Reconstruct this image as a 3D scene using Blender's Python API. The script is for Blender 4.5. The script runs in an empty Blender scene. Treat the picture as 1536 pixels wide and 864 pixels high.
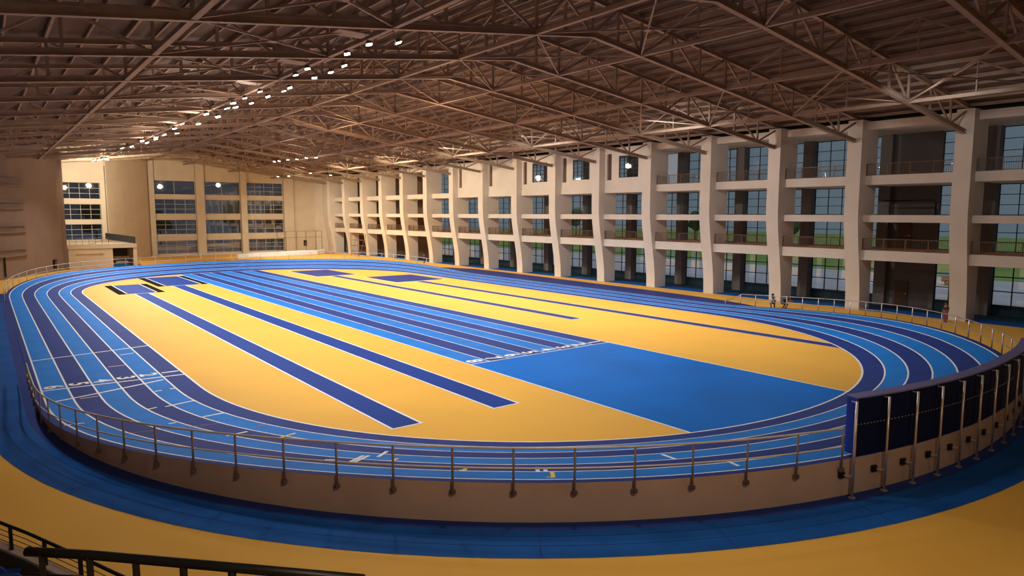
import bpy, bmesh, math, random
from mathutils import Vector, Matrix
random.seed(7)
SC = bpy.context.scene
COL = SC.collection
ORD = ['first', 'second', 'third', 'fourth', 'fifth', 'sixth', 'seventh', 'eighth', 'ninth', 'tenth', 'eleventh', 'twelfth',
       'thirteenth', 'fourteenth', 'fifteenth', 'sixteenth', 'seventeenth', 'eighteenth', 'nineteenth', 'twentieth']

# ------------------------------------------------------------------ materials
def mat(name, col, rough=.6, metal=0., var=.12, scale=3., spec=.3, bump=0., emit=None):
    m = bpy.data.materials.new(name); m.use_nodes = True
    nt = m.node_tree; b = nt.nodes['Principled BSDF']
    b.inputs['Roughness'].default_value = rough
    b.inputs['Metallic'].default_value = metal
    b.inputs['Specular IOR Level'].default_value = spec
    tc = nt.nodes.new('ShaderNodeTexCoord')
    no = nt.nodes.new('ShaderNodeTexNoise'); no.inputs['Scale'].default_value = scale; no.inputs['Detail'].default_value = 5
    nt.links.new(tc.outputs['Object'], no.inputs['Vector'])
    rp = nt.nodes.new('ShaderNodeValToRGB')
    rp.color_ramp.elements[0].position = .3; rp.color_ramp.elements[1].position = .7
    rp.color_ramp.elements[0].color = [c * (1 - var) for c in col] + [1]
    rp.color_ramp.elements[1].color = [min(1, c * (1 + var)) for c in col] + [1]
    nt.links.new(no.outputs['Fac'], rp.inputs['Fac'])
    nt.links.new(rp.outputs['Color'], b.inputs['Base Color'])
    if bump:
        bp = nt.nodes.new('ShaderNodeBump'); bp.inputs['Strength'].default_value = bump; bp.inputs['Distance'].default_value = .02
        n2 = nt.nodes.new('ShaderNodeTexNoise'); n2.inputs['Scale'].default_value = scale * 12
        nt.links.new(tc.outputs['Object'], n2.inputs['Vector'])
        nt.links.new(n2.outputs['Fac'], bp.inputs['Height']); nt.links.new(bp.outputs['Normal'], b.inputs['Normal'])
    if emit:
        b.inputs['Emission Color'].default_value = (*emit[0], 1); b.inputs['Emission Strength'].default_value = emit[1]
    return m

def glass(name, tint=(.75, .85, .9), refl=.12):
    m = bpy.data.materials.new(name); m.use_nodes = True
    nt = m.node_tree; nt.nodes.clear()
    o = nt.nodes.new('ShaderNodeOutputMaterial'); mx = nt.nodes.new('ShaderNodeMixShader')
    t = nt.nodes.new('ShaderNodeBsdfTransparent'); t.inputs['Color'].default_value = (*tint, 1)
    g = nt.nodes.new('ShaderNodeBsdfGlossy'); g.inputs['Roughness'].default_value = .03
    mx.inputs['Fac'].default_value = refl
    nt.links.new(t.outputs[0], mx.inputs[1]); nt.links.new(g.outputs[0], mx.inputs[2]); nt.links.new(mx.outputs[0], o.inputs['Surface'])
    return m

YEL = mat('yellow_floor_coating', (.87, .47, .082), .6, var=.04, scale=.25, spec=.12)
B_L = mat('light_blue_rubber', (.014, .20, .68), .65, var=.08, scale=.8, spec=.12)
B_D = mat('dark_blue_rubber', (.020, .048, .245), .65, var=.10, scale=.8, spec=.12)
B_M = mat('mid_blue_rubber', (.004, .165, .66), .65, var=.12, scale=.22, spec=.1)
B_A = mat('dimmed_navy_blue_rubber', (.010, .095, .37), .7, var=.2, scale=.5, spec=.1)  # blue darkened in the colour for the dimness along the near apron
B_R = mat('runway_blue_rubber', (.013, .052, .29), .65, var=.08, scale=.5, spec=.1)
B_P = mat('purple_blue_rubber', (.040, .048, .20), .65, var=.1, scale=.5, spec=.1)
WHT = mat('white_line_paint', (.86, .88, .92), .5, var=.03)
PNK = mat('pink_mark_paint', (.75, .5, .5), .5, var=.03)
RED = mat('red_mark_paint', (.45, .10, .14), .5, var=.03)
YMK = mat('yellow_mark_paint', (.85, .65, .15), .5, var=.03)
BLK = mat('black_rubber_edge', (.014, .011, .011), .9, spec=.04)
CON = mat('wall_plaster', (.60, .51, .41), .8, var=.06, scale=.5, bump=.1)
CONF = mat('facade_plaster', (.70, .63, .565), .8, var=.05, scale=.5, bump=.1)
CONL = mat('shaded_brown_wall_plaster', (.23, .165, .13), .85, var=.06, scale=.5, bump=.1)  # brown plaster, its colour darkened further for dim light on the left walls
CONB = mat('bank_wall_plaster', (.47, .34, .275), .85, var=.08, scale=.6)
DKW = mat('corridor_wall_paint', (.16, .14, .13), .8, var=.06)
NVY = mat('green_blue_skirting_and_floor_shade', (.012, .035, .05), .6)
BRN = mat('brown_door_wood', (.12, .07, .05), .6)
STL = mat('tan_painted_steel', (.34, .245, .19), .55, var=.12, scale=1.5)
DECK = mat('brown_roof_sheet', (.12, .08, .062), .7, var=.15, scale=.4)
SST = mat('stainless_steel', (.62, .56, .52), .35, metal=.75, var=.06)
SSD = mat('weathered_rail_steel', (.24, .18, .16), .5, metal=.2, var=.1)
SSL = mat('bright_rail_steel', (.66, .60, .57), .4, metal=.15, var=.06)
WRL = mat('white_rail_paint', (.56, .52, .48), .45, var=.04)
FRM = mat('dark_window_frame', (.03, .035, .04), .5)
FRL = mat('pale_window_frame', (.48, .46, .42), .5)
GLS = glass('window_glass', (.70, .80, .86), .10)
GLD = glass('tinted_window_glass', (.34, .40, .46), .16)
BRB = mat('brown_railing_metal', (.17, .10, .065), .5, metal=.3)
PADB = mat('blue_vinyl_padding', (.01, .045, .36), .45, var=.06)
PADT = mat('lavender_vinyl_cover', (.20, .19, .42), .5, var=.06)
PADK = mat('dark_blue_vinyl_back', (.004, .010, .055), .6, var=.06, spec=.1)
LMPB = mat('grey_floodlight_housing', (.22, .2, .18), .5, metal=.4)
LENS = mat('lit_floodlight_lens', (1, 1, 1), .3, emit=((1, .92, .82), 14.))
BLKM = mat('black_metal', (.012, .012, .013), .45, metal=.3)
CURB = mat('pale_concrete_coping', (.42, .33, .29), .8, var=.08, scale=2)
STND = mat('dark_stand_concrete', (.05, .045, .045), .85)
SEAT = mat('blue_plastic_seat', (.02, .06, .30), .4)
SHEET = mat('white_plastic_sheet', (.75, .74, .78), .5, var=.12, scale=1.5)
SCAF = mat('rusty_scaffold_pipe', (.30, .16, .11), .6, metal=.3)
TAN = mat('orange_balcony_floor', (.62, .30, .10), .6, var=.08)
GRASS = mat('outdoor_grass', (.30, .36, .08), .9, var=.25, scale=.15)
PAVE = mat('outdoor_pale_paving', (.70, .60, .60), .9, var=.1, scale=.3)
LEAF = mat('tree_leaves', (.05, .10, .03), .9, var=.4, scale=1.5)
BARK = mat('tree_bark', (.08, .05, .03), .9)
CARR = mat('red_car_paint', (.35, .03, .03), .35)
SKIN = mat('skin', (.30, .17, .11), .6)
HAIR = mat('black_hair', (.012, .01, .01), .6)
C_WH = mat('white_cloth', (.62, .6, .6), .8)
C_DK = mat('dark_cloth', (.02, .02, .028), .8)
C_RD = mat('dusty_red_cloth', (.34, .09, .10), .8)
C_MR = mat('maroon_cloth', (.06, .025, .03), .8)
RUBB = mat('black_tyre', (.02, .02, .02), .8)

# ------------------------------------------------------------------ mesh helper
class MB:
    def __init__(s): s.v = []; s.f = []; s.m = []; s.mi = 0
    def add(s, vs, fs):
        k = len(s.v); s.v += [tuple(v) for v in vs]
        for f in fs: s.f.append([k + i for i in f]); s.m.append(s.mi)
        return s
    def box(s, a, b):
        x0, y0, z0 = a; x1, y1, z1 = b
        return s.add([(x0, y0, z0), (x1, y0, z0), (x1, y1, z0), (x0, y1, z0), (x0, y0, z1), (x1, y0, z1), (x1, y1, z1), (x0, y1, z1)],
                     [(0, 3, 2, 1), (4, 5, 6, 7), (0, 1, 5, 4), (1, 2, 6, 5), (2, 3, 7, 6), (3, 0, 4, 7)])
    def bar(s, p, q, w, h, up=(0, 0, 1)):
        p = Vector(p); q = Vector(q); d = (q - p).normalized(); u = Vector(up)
        if abs(d.dot(u)) > .98: u = Vector((1, 0, 0)) if abs(d.x) < .9 else Vector((0, 1, 0))
        r = d.cross(u).normalized() * w / 2; u = r.cross(d).normalized() * h / 2
        vs = [p - r - u, p + r - u, p + r + u, p - r + u, q - r - u, q + r - u, q + r + u, q - r + u]
        return s.add(vs, [(0, 3, 2, 1), (4, 5, 6, 7), (0, 1, 5, 4), (1, 2, 6, 5), (2, 3, 7, 6), (3, 0, 4, 7)])
    def tube(s, pts, r, n=8, cap=True):
        pts = [Vector(p) for p in pts]; rings = []; prev = None
        for i, p in enumerate(pts):
            d = (pts[min(i + 1, len(pts) - 1)] - pts[max(i - 1, 0)]).normalized()
            u = Vector((0, 0, 1))
            if abs(d.dot(u)) > .95: u = Vector((1, 0, 0))
            a = d.cross(u).normalized(); b = a.cross(d).normalized()
            if prev is not None and a.dot(prev) < 0 and abs(a.dot(prev)) > .5: a = -a; b = -b
            prev = a
            rr = r[i] if isinstance(r, (list, tuple)) else r
            rings.append([p + (a * math.cos(2 * math.pi * k / n) + b * math.sin(2 * math.pi * k / n)) * rr for k in range(n)])
        vs = [v for g in rings for v in g]; fs = []
        for i in range(len(rings) - 1):
            for k in range(n):
                fs.append((i * n + k, i * n + (k + 1) % n, (i + 1) * n + (k + 1) % n, (i + 1) * n + k))
        if cap: fs += [tuple(range(n))[::-1], tuple((len(rings) - 1) * n + k for k in range(n))]
        return s.add(vs, fs)
    def strip(s, A, B):
        n = len(A); return s.add(list(A) + list(B), [(i, i + 1, n + i + 1, n + i) for i in range(n - 1)])
    def poly(s, P): return s.add(P, [tuple(range(len(P)))])
    def prism(s, P, z0, z1):
        n = len(P)
        return s.add([(x, y, z0) for x, y in P] + [(x, y, z1) for x, y in P],
                     [tuple(range(n))[::-1], tuple(range(n, 2 * n))] + [(i, (i + 1) % n, n + (i + 1) % n, n + i) for i in range(n)])
    def loft(s, secs):
        n = len(secs[0]); fs = []
        for i in range(len(secs) - 1):
            for k in range(n): fs.append((i * n + k, i * n + (k + 1) % n, (i + 1) * n + (k + 1) % n, (i + 1) * n + k))
        fs += [tuple(range(n))[::-1], tuple((len(secs) - 1) * n + k for k in range(n))]
        return s.add([p for c in secs for p in c], fs)
    def sphere(s, c, r, n=10, m=7, sz=(1, 1, 1)):
        vs = []; fs = []
        for i in range(m + 1):
            a = math.pi * i / m
            for k in range(n):
                b = 2 * math.pi * k / n
                vs.append((c[0] + r * sz[0] * math.sin(a) * math.cos(b), c[1] + r * sz[1] * math.sin(a) * math.sin(b), c[2] + r * sz[2] * math.cos(a)))
        for i in range(m):
            for k in range(n): fs.append((i * n + k, (i + 1) * n + k, (i + 1) * n + (k + 1) % n, i * n + (k + 1) % n))
        return s.add(vs, fs)
    def build(s, name, m, parent=None, smooth=False, bevel=0.):
        off = Vector((0, 0, 0))
        if parent is not None:
            p = parent
            while p is not None: off += p.location; p = p.parent
        me = bpy.data.meshes.new(name)
        me.from_pydata([tuple(Vector(v) - off) for v in s.v], [], s.f)
        ms = m if isinstance(m, (list, tuple)) else [m]
        for k in ms: me.materials.append(k)
        for p, i in zip(me.polygons, s.m): p.material_index = i; p.use_smooth = smooth
        bm = bmesh.new(); bm.from_mesh(me); bmesh.ops.remove_doubles(bm, verts=bm.verts, dist=1e-5)
        bmesh.ops.recalc_face_normals(bm, faces=bm.faces); bm.to_mesh(me); bm.free()
        o = bpy.data.objects.new(name, me); COL.objects.link(o)
        if parent is not None: o.parent = parent
        if bevel:
            b = o.modifiers.new('bevel', 'BEVEL'); b.width = bevel; b.segments = 2; b.limit_method = 'ANGLE'
        return o

def tag(o, label=None, cat=None, group=None, kind=None):
    if label: o['label'] = label
    if cat: o['category'] = cat
    if group: o['group'] = group
    if kind: o['kind'] = kind
    return o
def thing(name, loc, label, cat, group=None, kind=None):
    o = bpy.data.objects.new(name, None); COL.objects.link(o); o.location = loc; o.empty_display_size = .2
    return tag(o, label, cat, group, kind)
def struct(name, loc=(0, 0, 0)):
    return thing(name, loc, None, None, None, 'structure')

# ------------------------------------------------------------------ the oval (shape of the six-lane track)
CX, R0, YA, YB, RY, EXPN = 24.86, 17.79, 31.2, 73.7, 17.93, 2.08
BANK, EW, LW = 1.0, 5.72, .92
def sstep(a, b, y):
    t = min(1, max(0, (y - a) / (b - a))); return t * t * (3 - 2 * t)
def bankf(y): return max(sstep(36, 13, y), sstep(69, 92, y))
def bz(e, y): return BANK * bankf(y) * min(1, max(0, e / EW))
def bend(ph, e):
    c, s = math.cos(ph), math.sin(ph)
    r = (abs(c / (R0 + e)) ** EXPN + abs(s / (RY + e)) ** EXPN) ** (-1 / EXPN)
    y0 = YB if ph < math.pi - 1e-6 else YA
    return CX + r * c, y0 + r * s
def oval_params(nb=72, ns=28):
    ps = [('b', math.pi + math.pi * i / nb) for i in range(nb)]
    ps += [('r', YA + (YB - YA) * i / ns) for i in range(ns)]
    ps += [('b', math.pi * i / nb) for i in range(nb)]
    ps += [('l', YB + (YA - YB) * i / ns) for i in range(ns)]
    return ps + [ps[0]]
OP = oval_params()
def oval_pt(p, e):
    if p[0] == 'b': return bend(p[1], e)
    return (CX + R0 + e, p[1]) if p[0] == 'r' else (CX - R0 - e, p[1])
def pt3(p, e, dz=0., bank=True):
    x, y = oval_pt(p, e); return (x, y, (bz(e, y) if bank else 0) + dz)
def ex_of(x, y):
    dy = max(YA - y, y - YB, 0)
    return ((abs(x - CX) / R0) ** EXPN + (dy / RY) ** EXPN) ** (1 / EXPN) * R0 - R0
def surf(x, y, dz=0.): return (x, y, bz(ex_of(x, y), y) + dz)
def inner_y(x, top):
    t = min(1, abs(x - CX) / R0); d = RY * (1 - t ** EXPN) ** (1 / EXPN)
    return YB + d if top else YA - d

# ------------------------------------------------------------------ floor
f = MB().box((-4.2, -8, -.3), (60.2, 140.5, 0)); tag(f.build('floor', YEL), kind='structure')
ring = MB()
RP = [p for p in OP if oval_pt(p, 0)[1] < 78.9 and not (p[0] == 'r' and p[1] > YA) and not (p[0] == 'b' and p[1] < math.pi)]
left = [('l', 78.9), ('l', 60), ('l', 45)]
P_ = left + [p for p in OP[:73]]
P_ = left + [('b', math.pi + math.pi * i / 72) for i in range(66)]
ring.strip([pt3(p, 6.22, .008, False) for p in P_], [pt3(p, 7.52, .008, False) for p in P_])
fs_ = ring.build('floor_apron', B_A); tag(fs_, kind='structure')
MB().strip([pt3(p, 5.6, .007, False) for p in P_], [pt3(p, 6.22, .007, False) for p in P_]).build('wall_shade_band', B_D, fs_)  # dark strip paints the shade at the foot of the bank wall
seam = MB()
for e in (6.5, 6.95): seam.strip([pt3(p, e, .012, False) for p in P_[3:]], [pt3(p, e + .02, .012, False) for p in P_[3:]])
for i in range(5, 66, 4):
    p = P_[3 + i] if 3 + i < len(P_) else P_[-1]
    a = pt3(p, 6.0, .0125, False); b = pt3(p, 7.48, .0125, False)
    d = (Vector(b) - Vector(a)).cross(Vector((0, 0, 1))).normalized() * .012
    seam.add([Vector(a) - d, Vector(a) + d, Vector(b) + d, Vector(b) - d], [(0, 1, 2, 3)])
seam.build('seam', B_D, fs_)
MB().box((54.25, 2, 0), (56.4, 128, .012)).build('floor_corridor', B_A)['kind'] = 'structure'
MB().box((56.4, 2, 0), (59.6, 128, .012)).build('floor_corridor', NVY)['kind'] = 'structure'  # rear strip of floor given a dark colour for the shadow there

RS = [(25.0, .12), (29.5, .5), (33, 1.75), (36.5, 2.6), (44, 3.3), (58, 3.9), (68, 4.25), (76, 4.25), (80, 3.6), (84, 2.2), (88, .3)]
def rs_in(y):
    t = (YA - y) / (RY + EW) if y < YA else (y - YB) / (RY + EW) if y > YB else 0
    return CX + (R0 + EW) * (1 - max(0, t) ** EXPN) ** (1 / EXPN)
m = MB(); IN = []; OUT = []
for k in range(64):
    y = 25 + 63 * k / 63.0; j = max(i for i, q in enumerate(RS) if q[0] <= y + 1e-6); j = min(j, len(RS) - 2)
    t = (y - RS[j][0]) / (RS[j + 1][0] - RS[j][0]); w = RS[j][1] + (RS[j + 1][1] - RS[j][1]) * t
    IN.append((rs_in(y) - .05, y, .009)); OUT.append((rs_in(y) + w, y, .009))
m.strip(IN, OUT).build('floor_runoff', B_P)['kind'] = 'structure'
# ------------------------------------------------------------------ six-lane banked track
trk = thing('running_track', (CX, 52.4, 0), 'six-lane oval running track in two blues with banked bends and white lane lines', 'running track')
for k in range(6):
    m = MB(); e0, e1 = k * LW, (k + 1) * LW
    ee = [e0, (e0 + e1) / 2, e1]
    for a, b in zip(ee, ee[1:]): m.strip([pt3(p, a, .012) for p in OP], [pt3(p, b, .012) for p in OP])
    o = m.build('lane', B_D if k % 2 == 0 else B_L, trk)
    o['label'] = ('dark blue' if k % 2 == 0 else 'light blue') + ' lane, %s from the infield' % ORD[k]
m = MB().strip([pt3(p, 6 * LW, .012) for p in OP], [pt3(p, EW, .012) for p in OP]); m.build('outer_margin', B_D, trk)['label'] = 'dark blue strip outside the sixth lane'
for k in range(7):
    w = .035 if k else .045; e = k * LW
    m = MB().strip([pt3(p, e - w, .018) for p in OP], [pt3(p, e + w, .018) for p in OP]); m.build('lane_line', WHT, trk)
def wall_bank(P):
    m = MB()
    m.strip([pt3(p, EW, .012) for p in P], [pt3(p, EW + .08, .012) for p in P])
    m.strip([pt3(p, EW + .08, .012) for p in P], [pt3(p, EW + .08, 0, False) for p in P])
    return m
wall_bank([('l', 36.), ('l', 33.5)] + OP[:73] + [('r', 33.5), ('r', 36.)]).build('retaining_wall', CONB, trk)['label'] = 'beige plaster wall under the raised near bend'
wall_bank([('r', 69.), ('r', 71.)] + [('b', math.pi * i / 72) for i in range(72)] + [('l', 73.7), ('l', 71.), ('l', 69.)]).build('retaining_wall', CONB, trk)['label'] = 'beige plaster wall under the raised far bend'
m = MB().strip([pt3(p, EW - .03, .02) for p in OP], [pt3(p, EW + .09, .02) for p in OP]); m.build('edge_strip', B_D, trk)

def mark_line(mb, a, b, w=.05, dz=.02, n=8):
    a = Vector(a); b = Vector(b); d = b - a; r = Vector((d.y, -d.x)).normalized() * w / 2
    A = []; B = []
    for i in range(n + 1):
        c = a + d * i / n
        A.append(surf(c.x + r.x, c.y + r.y, dz)); B.append(surf(c.x - r.x, c.y - r.y, dz))
    return mb.strip(A, B)
MARKS = [('w', 5.36, 40.8, 6.04, 40.93), ('p', 4.44, 37.93, 5.19, 37.92), ('p', 2.68, 31.73, 3.31, 31.8), ('w', 5.3, 31.3, 5.59, 31.37),
         ('w', 5.91, 31.43, 6.14, 31.41), ('w', 4.51, 28.2, 4.84, 28.36), ('w', 5.13, 28.3, 6.32, 28.82), ('w', 5.92, 25.93, 6.71, 26.2),
         ('w', 4.15, 25.11, 4.39, 25.32), ('w', 4.67, 25.38, 4.92, 25.46), ('w', 5.83, 22.57, 6.59, 22.94), ('r', 3.27, 24.51, 6.15, 24.6),
         ('y', 7.2, 21.55, 7.87, 21.99), ('w', 7.62, 17.11, 8.33, 17.76), ('w', 7.73, 17.04, 8.46, 17.68), ('w', 8.59, 17.36, 9.22, 18.01),
         ('y', 8.59, 16.58, 8.98, 16.88), ('y', 9.55, 14.53, 9.55, 14.32), ('y', 9.53, 14.34, 9.87, 14.7), ('w', 11.38, 13.55, 11.03, 13.11),
         ('w', 11.48, 13.37, 11.2, 12.98), ('y', 11.32, 12.88, 10.9, 12.35), ('y', 10.82, 12.51, 10.9, 12.35), ('w', 15.26, 12.52, 14.96, 11.77),
         ('w', 15.69, 10.62, 15.34, 10.03), ('w', 1.77, 27.01, 2.37, 27.06), ('w', 7.15, 17.74, 7.43, 17.56), ('r', 6.98, 23.42, 7.52, 23.83)]
for c, x0, y0, x1, y1 in MARKS:
    w = .11 if c != 'r' else .04
    o = mark_line(MB(), (x0, y0), (x1, y1), w, .021).build('painted_mark', {'w': WHT, 'p': PNK, 'r': RED, 'y': YMK}[c], trk)
    if c != 'w': o['label'] = {'p': 'pinkish', 'r': 'red', 'y': 'yellow'}[c] + ' painted mark across a lane'
mark_line(MB(), (1.60, 41.79), (7.03, 42.79), .15).build('start_line', WHT, trk)
mark_line(MB(), (1.60, 34.31), (7.05, 34.03), .15).build('start_line', WHT, trk)
mark_line(MB(), (1.79, 31.74), (6.04, 33.47), .15).build('start_line', WHT, trk)

def digit(ch, x, y, h, wy, parent, on_bank):
    cu = bpy.data.curves.new('digit', 'FONT'); cu.body = ch; cu.size = 1; cu.align_x = 'CENTER'; cu.offset = .03
    t = bpy.data.objects.new('digit_source', cu); COL.objects.link(t); bpy.context.view_layer.update()
    dg = bpy.context.evaluated_depsgraph_get(); me0 = bpy.data.meshes.new_from_object(t.evaluated_get(dg))
    vs = [v.co.copy() for v in me0.vertices]; fs = [tuple(p.vertices) for p in me0.polygons]
    bpy.data.objects.remove(t); bpy.data.curves.remove(cu); bpy.data.meshes.remove(me0)
    mb = MB(); out = []
    for v in vs:
        X = x + (v.y - .35) * h / .7; Y = y - v.x * wy
        out.append(surf(X, Y, .024) if on_bank else (X, Y, .024))
    mb.add(out, fs); return mb.build('lane_number', WHT, parent)
for k in range(6): digit(str(k + 1), CX - R0 - (k + .5) * LW + .02, 34.95 - .02 * k, .70, 1.15, trk, True)

# ------------------------------------------------------------------ sprint straight
SX0, SX1, SY = 18.83, 28.59, 27.65
spr = thing('sprint_straight', (23.7, 50, 0), 'eight-lane straight sprint track striped in blues across the yellow infield', 'sprint track')
lw = (SX1 - SX0) / 8
def quad_to_curve(x0, x1, y0, top, z, n=6):
    A = []; B = []
    for i in range(n + 1):
        x = x0 + (x1 - x0) * i / n; yi = inner_y(x, top) + (.04 if top else -.04)
        A.append((x, y0, z)); B.append((x, yi, z))
    return MB().strip(A, B)
cols = [B_D, B_L, B_D, B_L, B_D, B_L, B_D, B_L]
for k in range(8):
    x1 = SX1 - k * lw; o = quad_to_curve(x1 - lw, x1, SY, True, .006).build('lane', cols[k], spr)
    o['label'] = ('dark blue' if k % 2 == 0 else 'light blue') + ' sprint lane, %s from the right' % ORD[k]
for k in range(9):
    x = SX0 + k * lw; w = .03 if 0 < k < 8 else .045
    quad_to_curve(x - w, x + w, SY, True, .011, 1).build('lane_line', WHT, spr)
quad_to_curve(SX0, SX1, SY - .02, False, .006, 16).build('start_area', B_M, spr)['label'] = 'plain mid-blue area behind the sprint start line'
for x in (SX0, SX1): quad_to_curve(x - .05, x + .05, SY, False, .011, 1).build('edge_line', WHT, spr)
MB().add([(SX0, SY - .04, .013), (SX1, SY - .04, .013), (SX1, SY + .04, .013), (SX0, SY + .04, .013)], [(0, 1, 2, 3)]).build('start_line', WHT, spr)
for k in range(8): digit(str(k + 1), SX1 - (k + .5) * lw, SY + .52, .85, 1.1, spr, False)

# ------------------------------------------------------------------ jump runways and landing pits
def runway(x0, x1, y0, y1, label, curve_end=False, line=.06, mt=B_R):
    r = thing('jump_runway', ((x0 + x1) / 2, (y0 + y1) / 2, 0), label, 'runway', 'jump runways on the infield')
    if curve_end:
        m = MB(); n = 6; A = []; B = []
        for i in range(n + 1):
            x = x0 + (x1 - x0) * i / n; A.append((x, inner_y(x, False), .006)); B.append((x, y1, .006))
        m.strip(A, B).build('strip', mt, r)
        ya, yb = inner_y(x0, False), inner_y(x1, False)
    else:
        MB().add([(x0, y0, .006), (x1, y0, .006), (x1, y1, .006), (x0, y1, .006)], [(0, 1, 2, 3)]).build('strip', mt, r); ya = yb = y0
    for x, y in ((x0, ya), (x1, yb)):
        MB().add([(x - line, y, .011), (x + line * .6, y, .011), (x + line * .6, y1, .011), (x - line, y1, .011)], [(0, 1, 2, 3)]).build('edge_line', WHT, r)
    if not curve_end:
        MB().add([(x0 - line, y0 - line, .0115), (x1 + line, y0 - line, .0115), (x1 + line, y0 + line * .5, .0115), (x0 - line, y0 + line * .5, .0115)], [(0, 1, 2, 3)]).build('end_line', WHT, r)
    return r
runway(10.9, 12.06, 20.85, 71.36, 'dark blue jump runway nearest the left straight, long strip on yellow')
runway(15.21, 16.43, 20.75, 76.86, 'dark blue jump runway just left of the sprint lanes, long strip on yellow')
runway(32.75, 33.7, 35.3, 77.78, 'thin dark jump runway just right of the sprint lanes, ending mid-infield', line=.035, mt=B_P)
runway(37.65, 38.6, 0, 65.98, 'thin dark jump runway near the far straight, running up to the right bend', curve_end=True, line=.035, mt=B_P)
def pit(x0, x1, y0, y1, label, sided, mt):
    r = thing('landing_pit', ((x0 + x1) / 2, (y0 + y1) / 2, 0), label, 'landing pit', 'landing pits at the runway ends')
    if sided:
        MB().box((x0 + .75, y0, .005), (x1 - .75, y1, .03)).build('cover', mt, r)
        for a in (x0, x1 - .7): MB().box((a, y0, .005), (a + .7, y1, .045)).build('side_board', BLK, r)['label'] = 'black board beside the blue cover'
        for a in (x0 + .62, x1 - .74): MB().box((a, y0, .03), (a + .1, y1, .052)).build('white_line', WHT, r)
        MB().box((x0 + .75, y0 - .12, .005), (x1 - .75, y0, .016)).build('front_line', WHT, r)
    else:
        MB().box((x0, y0, .005), (x1, y1, .03)).build('cover', mt, r)
        MB().box((x0 - .14, y0 - .2, .003), (x1 + .14, y1 + .1, .01)).build('border_line', WHT, r)
pit(9.6, 13.45, 71.5, 80.6, 'blue covered landing pit with black side boards at the leftmost runway', True, B_R)
pit(13.9, 18.7, 77, 88.0, 'blue covered landing pit with black side boards left of the sprint lanes', True, B_R)
pit(31.15, 36.1, 78, 86.9, 'plain dark blue landing pit right of the sprint lanes near the far bend', False, B_P)
pit(35.4, 41.4, 66.2, 73.7, 'plain purple-blue landing pit beside the far straight', False, B_P)

# ------------------------------------------------------------------ rails along the banked edge
def path_len(P):
    L = [0]
    for a, b in zip(P, P[1:]): L.append(L[-1] + (Vector(b) - Vector(a)).length)
    return L
def at_len(P, L, s):
    s = min(max(s, 0), L[-1] - 1e-6)
    for i in range(len(L) - 1):
        if L[i + 1] >= s:
            t = (s - L[i]) / max(1e-9, L[i + 1] - L[i]); return Vector(P[i]).lerp(Vector(P[i + 1]), t)
def rail(name, P, gap, label, mt, slope=(0, 0), foot=True, h=.92, mid=.42, first=0):
    L = path_len(P); n_post = int(round(L[-1] / gap)) + 1; loc = at_len(P, L, L[-1] / 2); loc.z = 0
    r = thing(name, loc, label, 'railing')
    mt2 = mt if mt is not SSD else SSL
    top = [Vector(p) + Vector((0, 0, h)) for p in P]; md = [Vector(p) + Vector((0, 0, mid)) for p in P]
    if slope[0]: top[0].z -= h * .75
    if slope[1]: top[-1].z -= h * .75
    MB().tube(top, .028, 6).build('top_rail', mt2, r, True)
    MB().tube(md, .022, 6).build('middle_rail', mt2, r, True)
    for i in range(n_post):
        s = L[-1] * (i + first) / (n_post - 1 + first); p = at_len(P, L, s); hh = h
        if (slope[0] and i == 0) or (slope[1] and i == n_post - 1): hh = h * .25
        b = -min(.2, max(0, p.z - .01)) if foot else 0
        pp = MB().tube([p + Vector((0, 0, b)), p + Vector((0, 0, hh))], .03, 6).build('post', mt, r, True)
        if foot and p.z > .28: MB().box((p.x - .055, p.y - .055, p.z - .25), (p.x + .055, p.y + .055, p.z - .15)).build('foot_bracket', BRN, pp)
    return r
def edge_path(params, e=EW + .19): return [pt3(p, e) for p in params]
nearP = [('l', 36.4), ('l', 34), ('l', 32)] + [('b', math.pi + math.pi * i / 90) for i in range(0, 200) if math.pi + math.pi * i / 90 < math.radians(252.15)] + [('b', math.radians(252.15))]
rail('track_railing', edge_path(nearP), 1.45, 'dark steel two-bar railing around the near bend in front of the camera', SSD)
rightP = [('b', math.radians(a)) for a in range(289, 361, 2)] + [('r', 32.0), ('r', 33.6)]
rail('track_railing', edge_path(rightP), 1.40, 'pale two-bar railing around the right end of the track below the columns', SST, slope=(0, 1))
farP = [('b', math.radians(a)) for a in range(12, 180, 3)] + [('l', 73.7), ('l', 72.5), ('l', 71.0)]
rail('track_railing', edge_path(farP), 1.9, 'white two-bar railing around the far bend at the back of the hall', WRL, slope=(1, 1))

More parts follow.
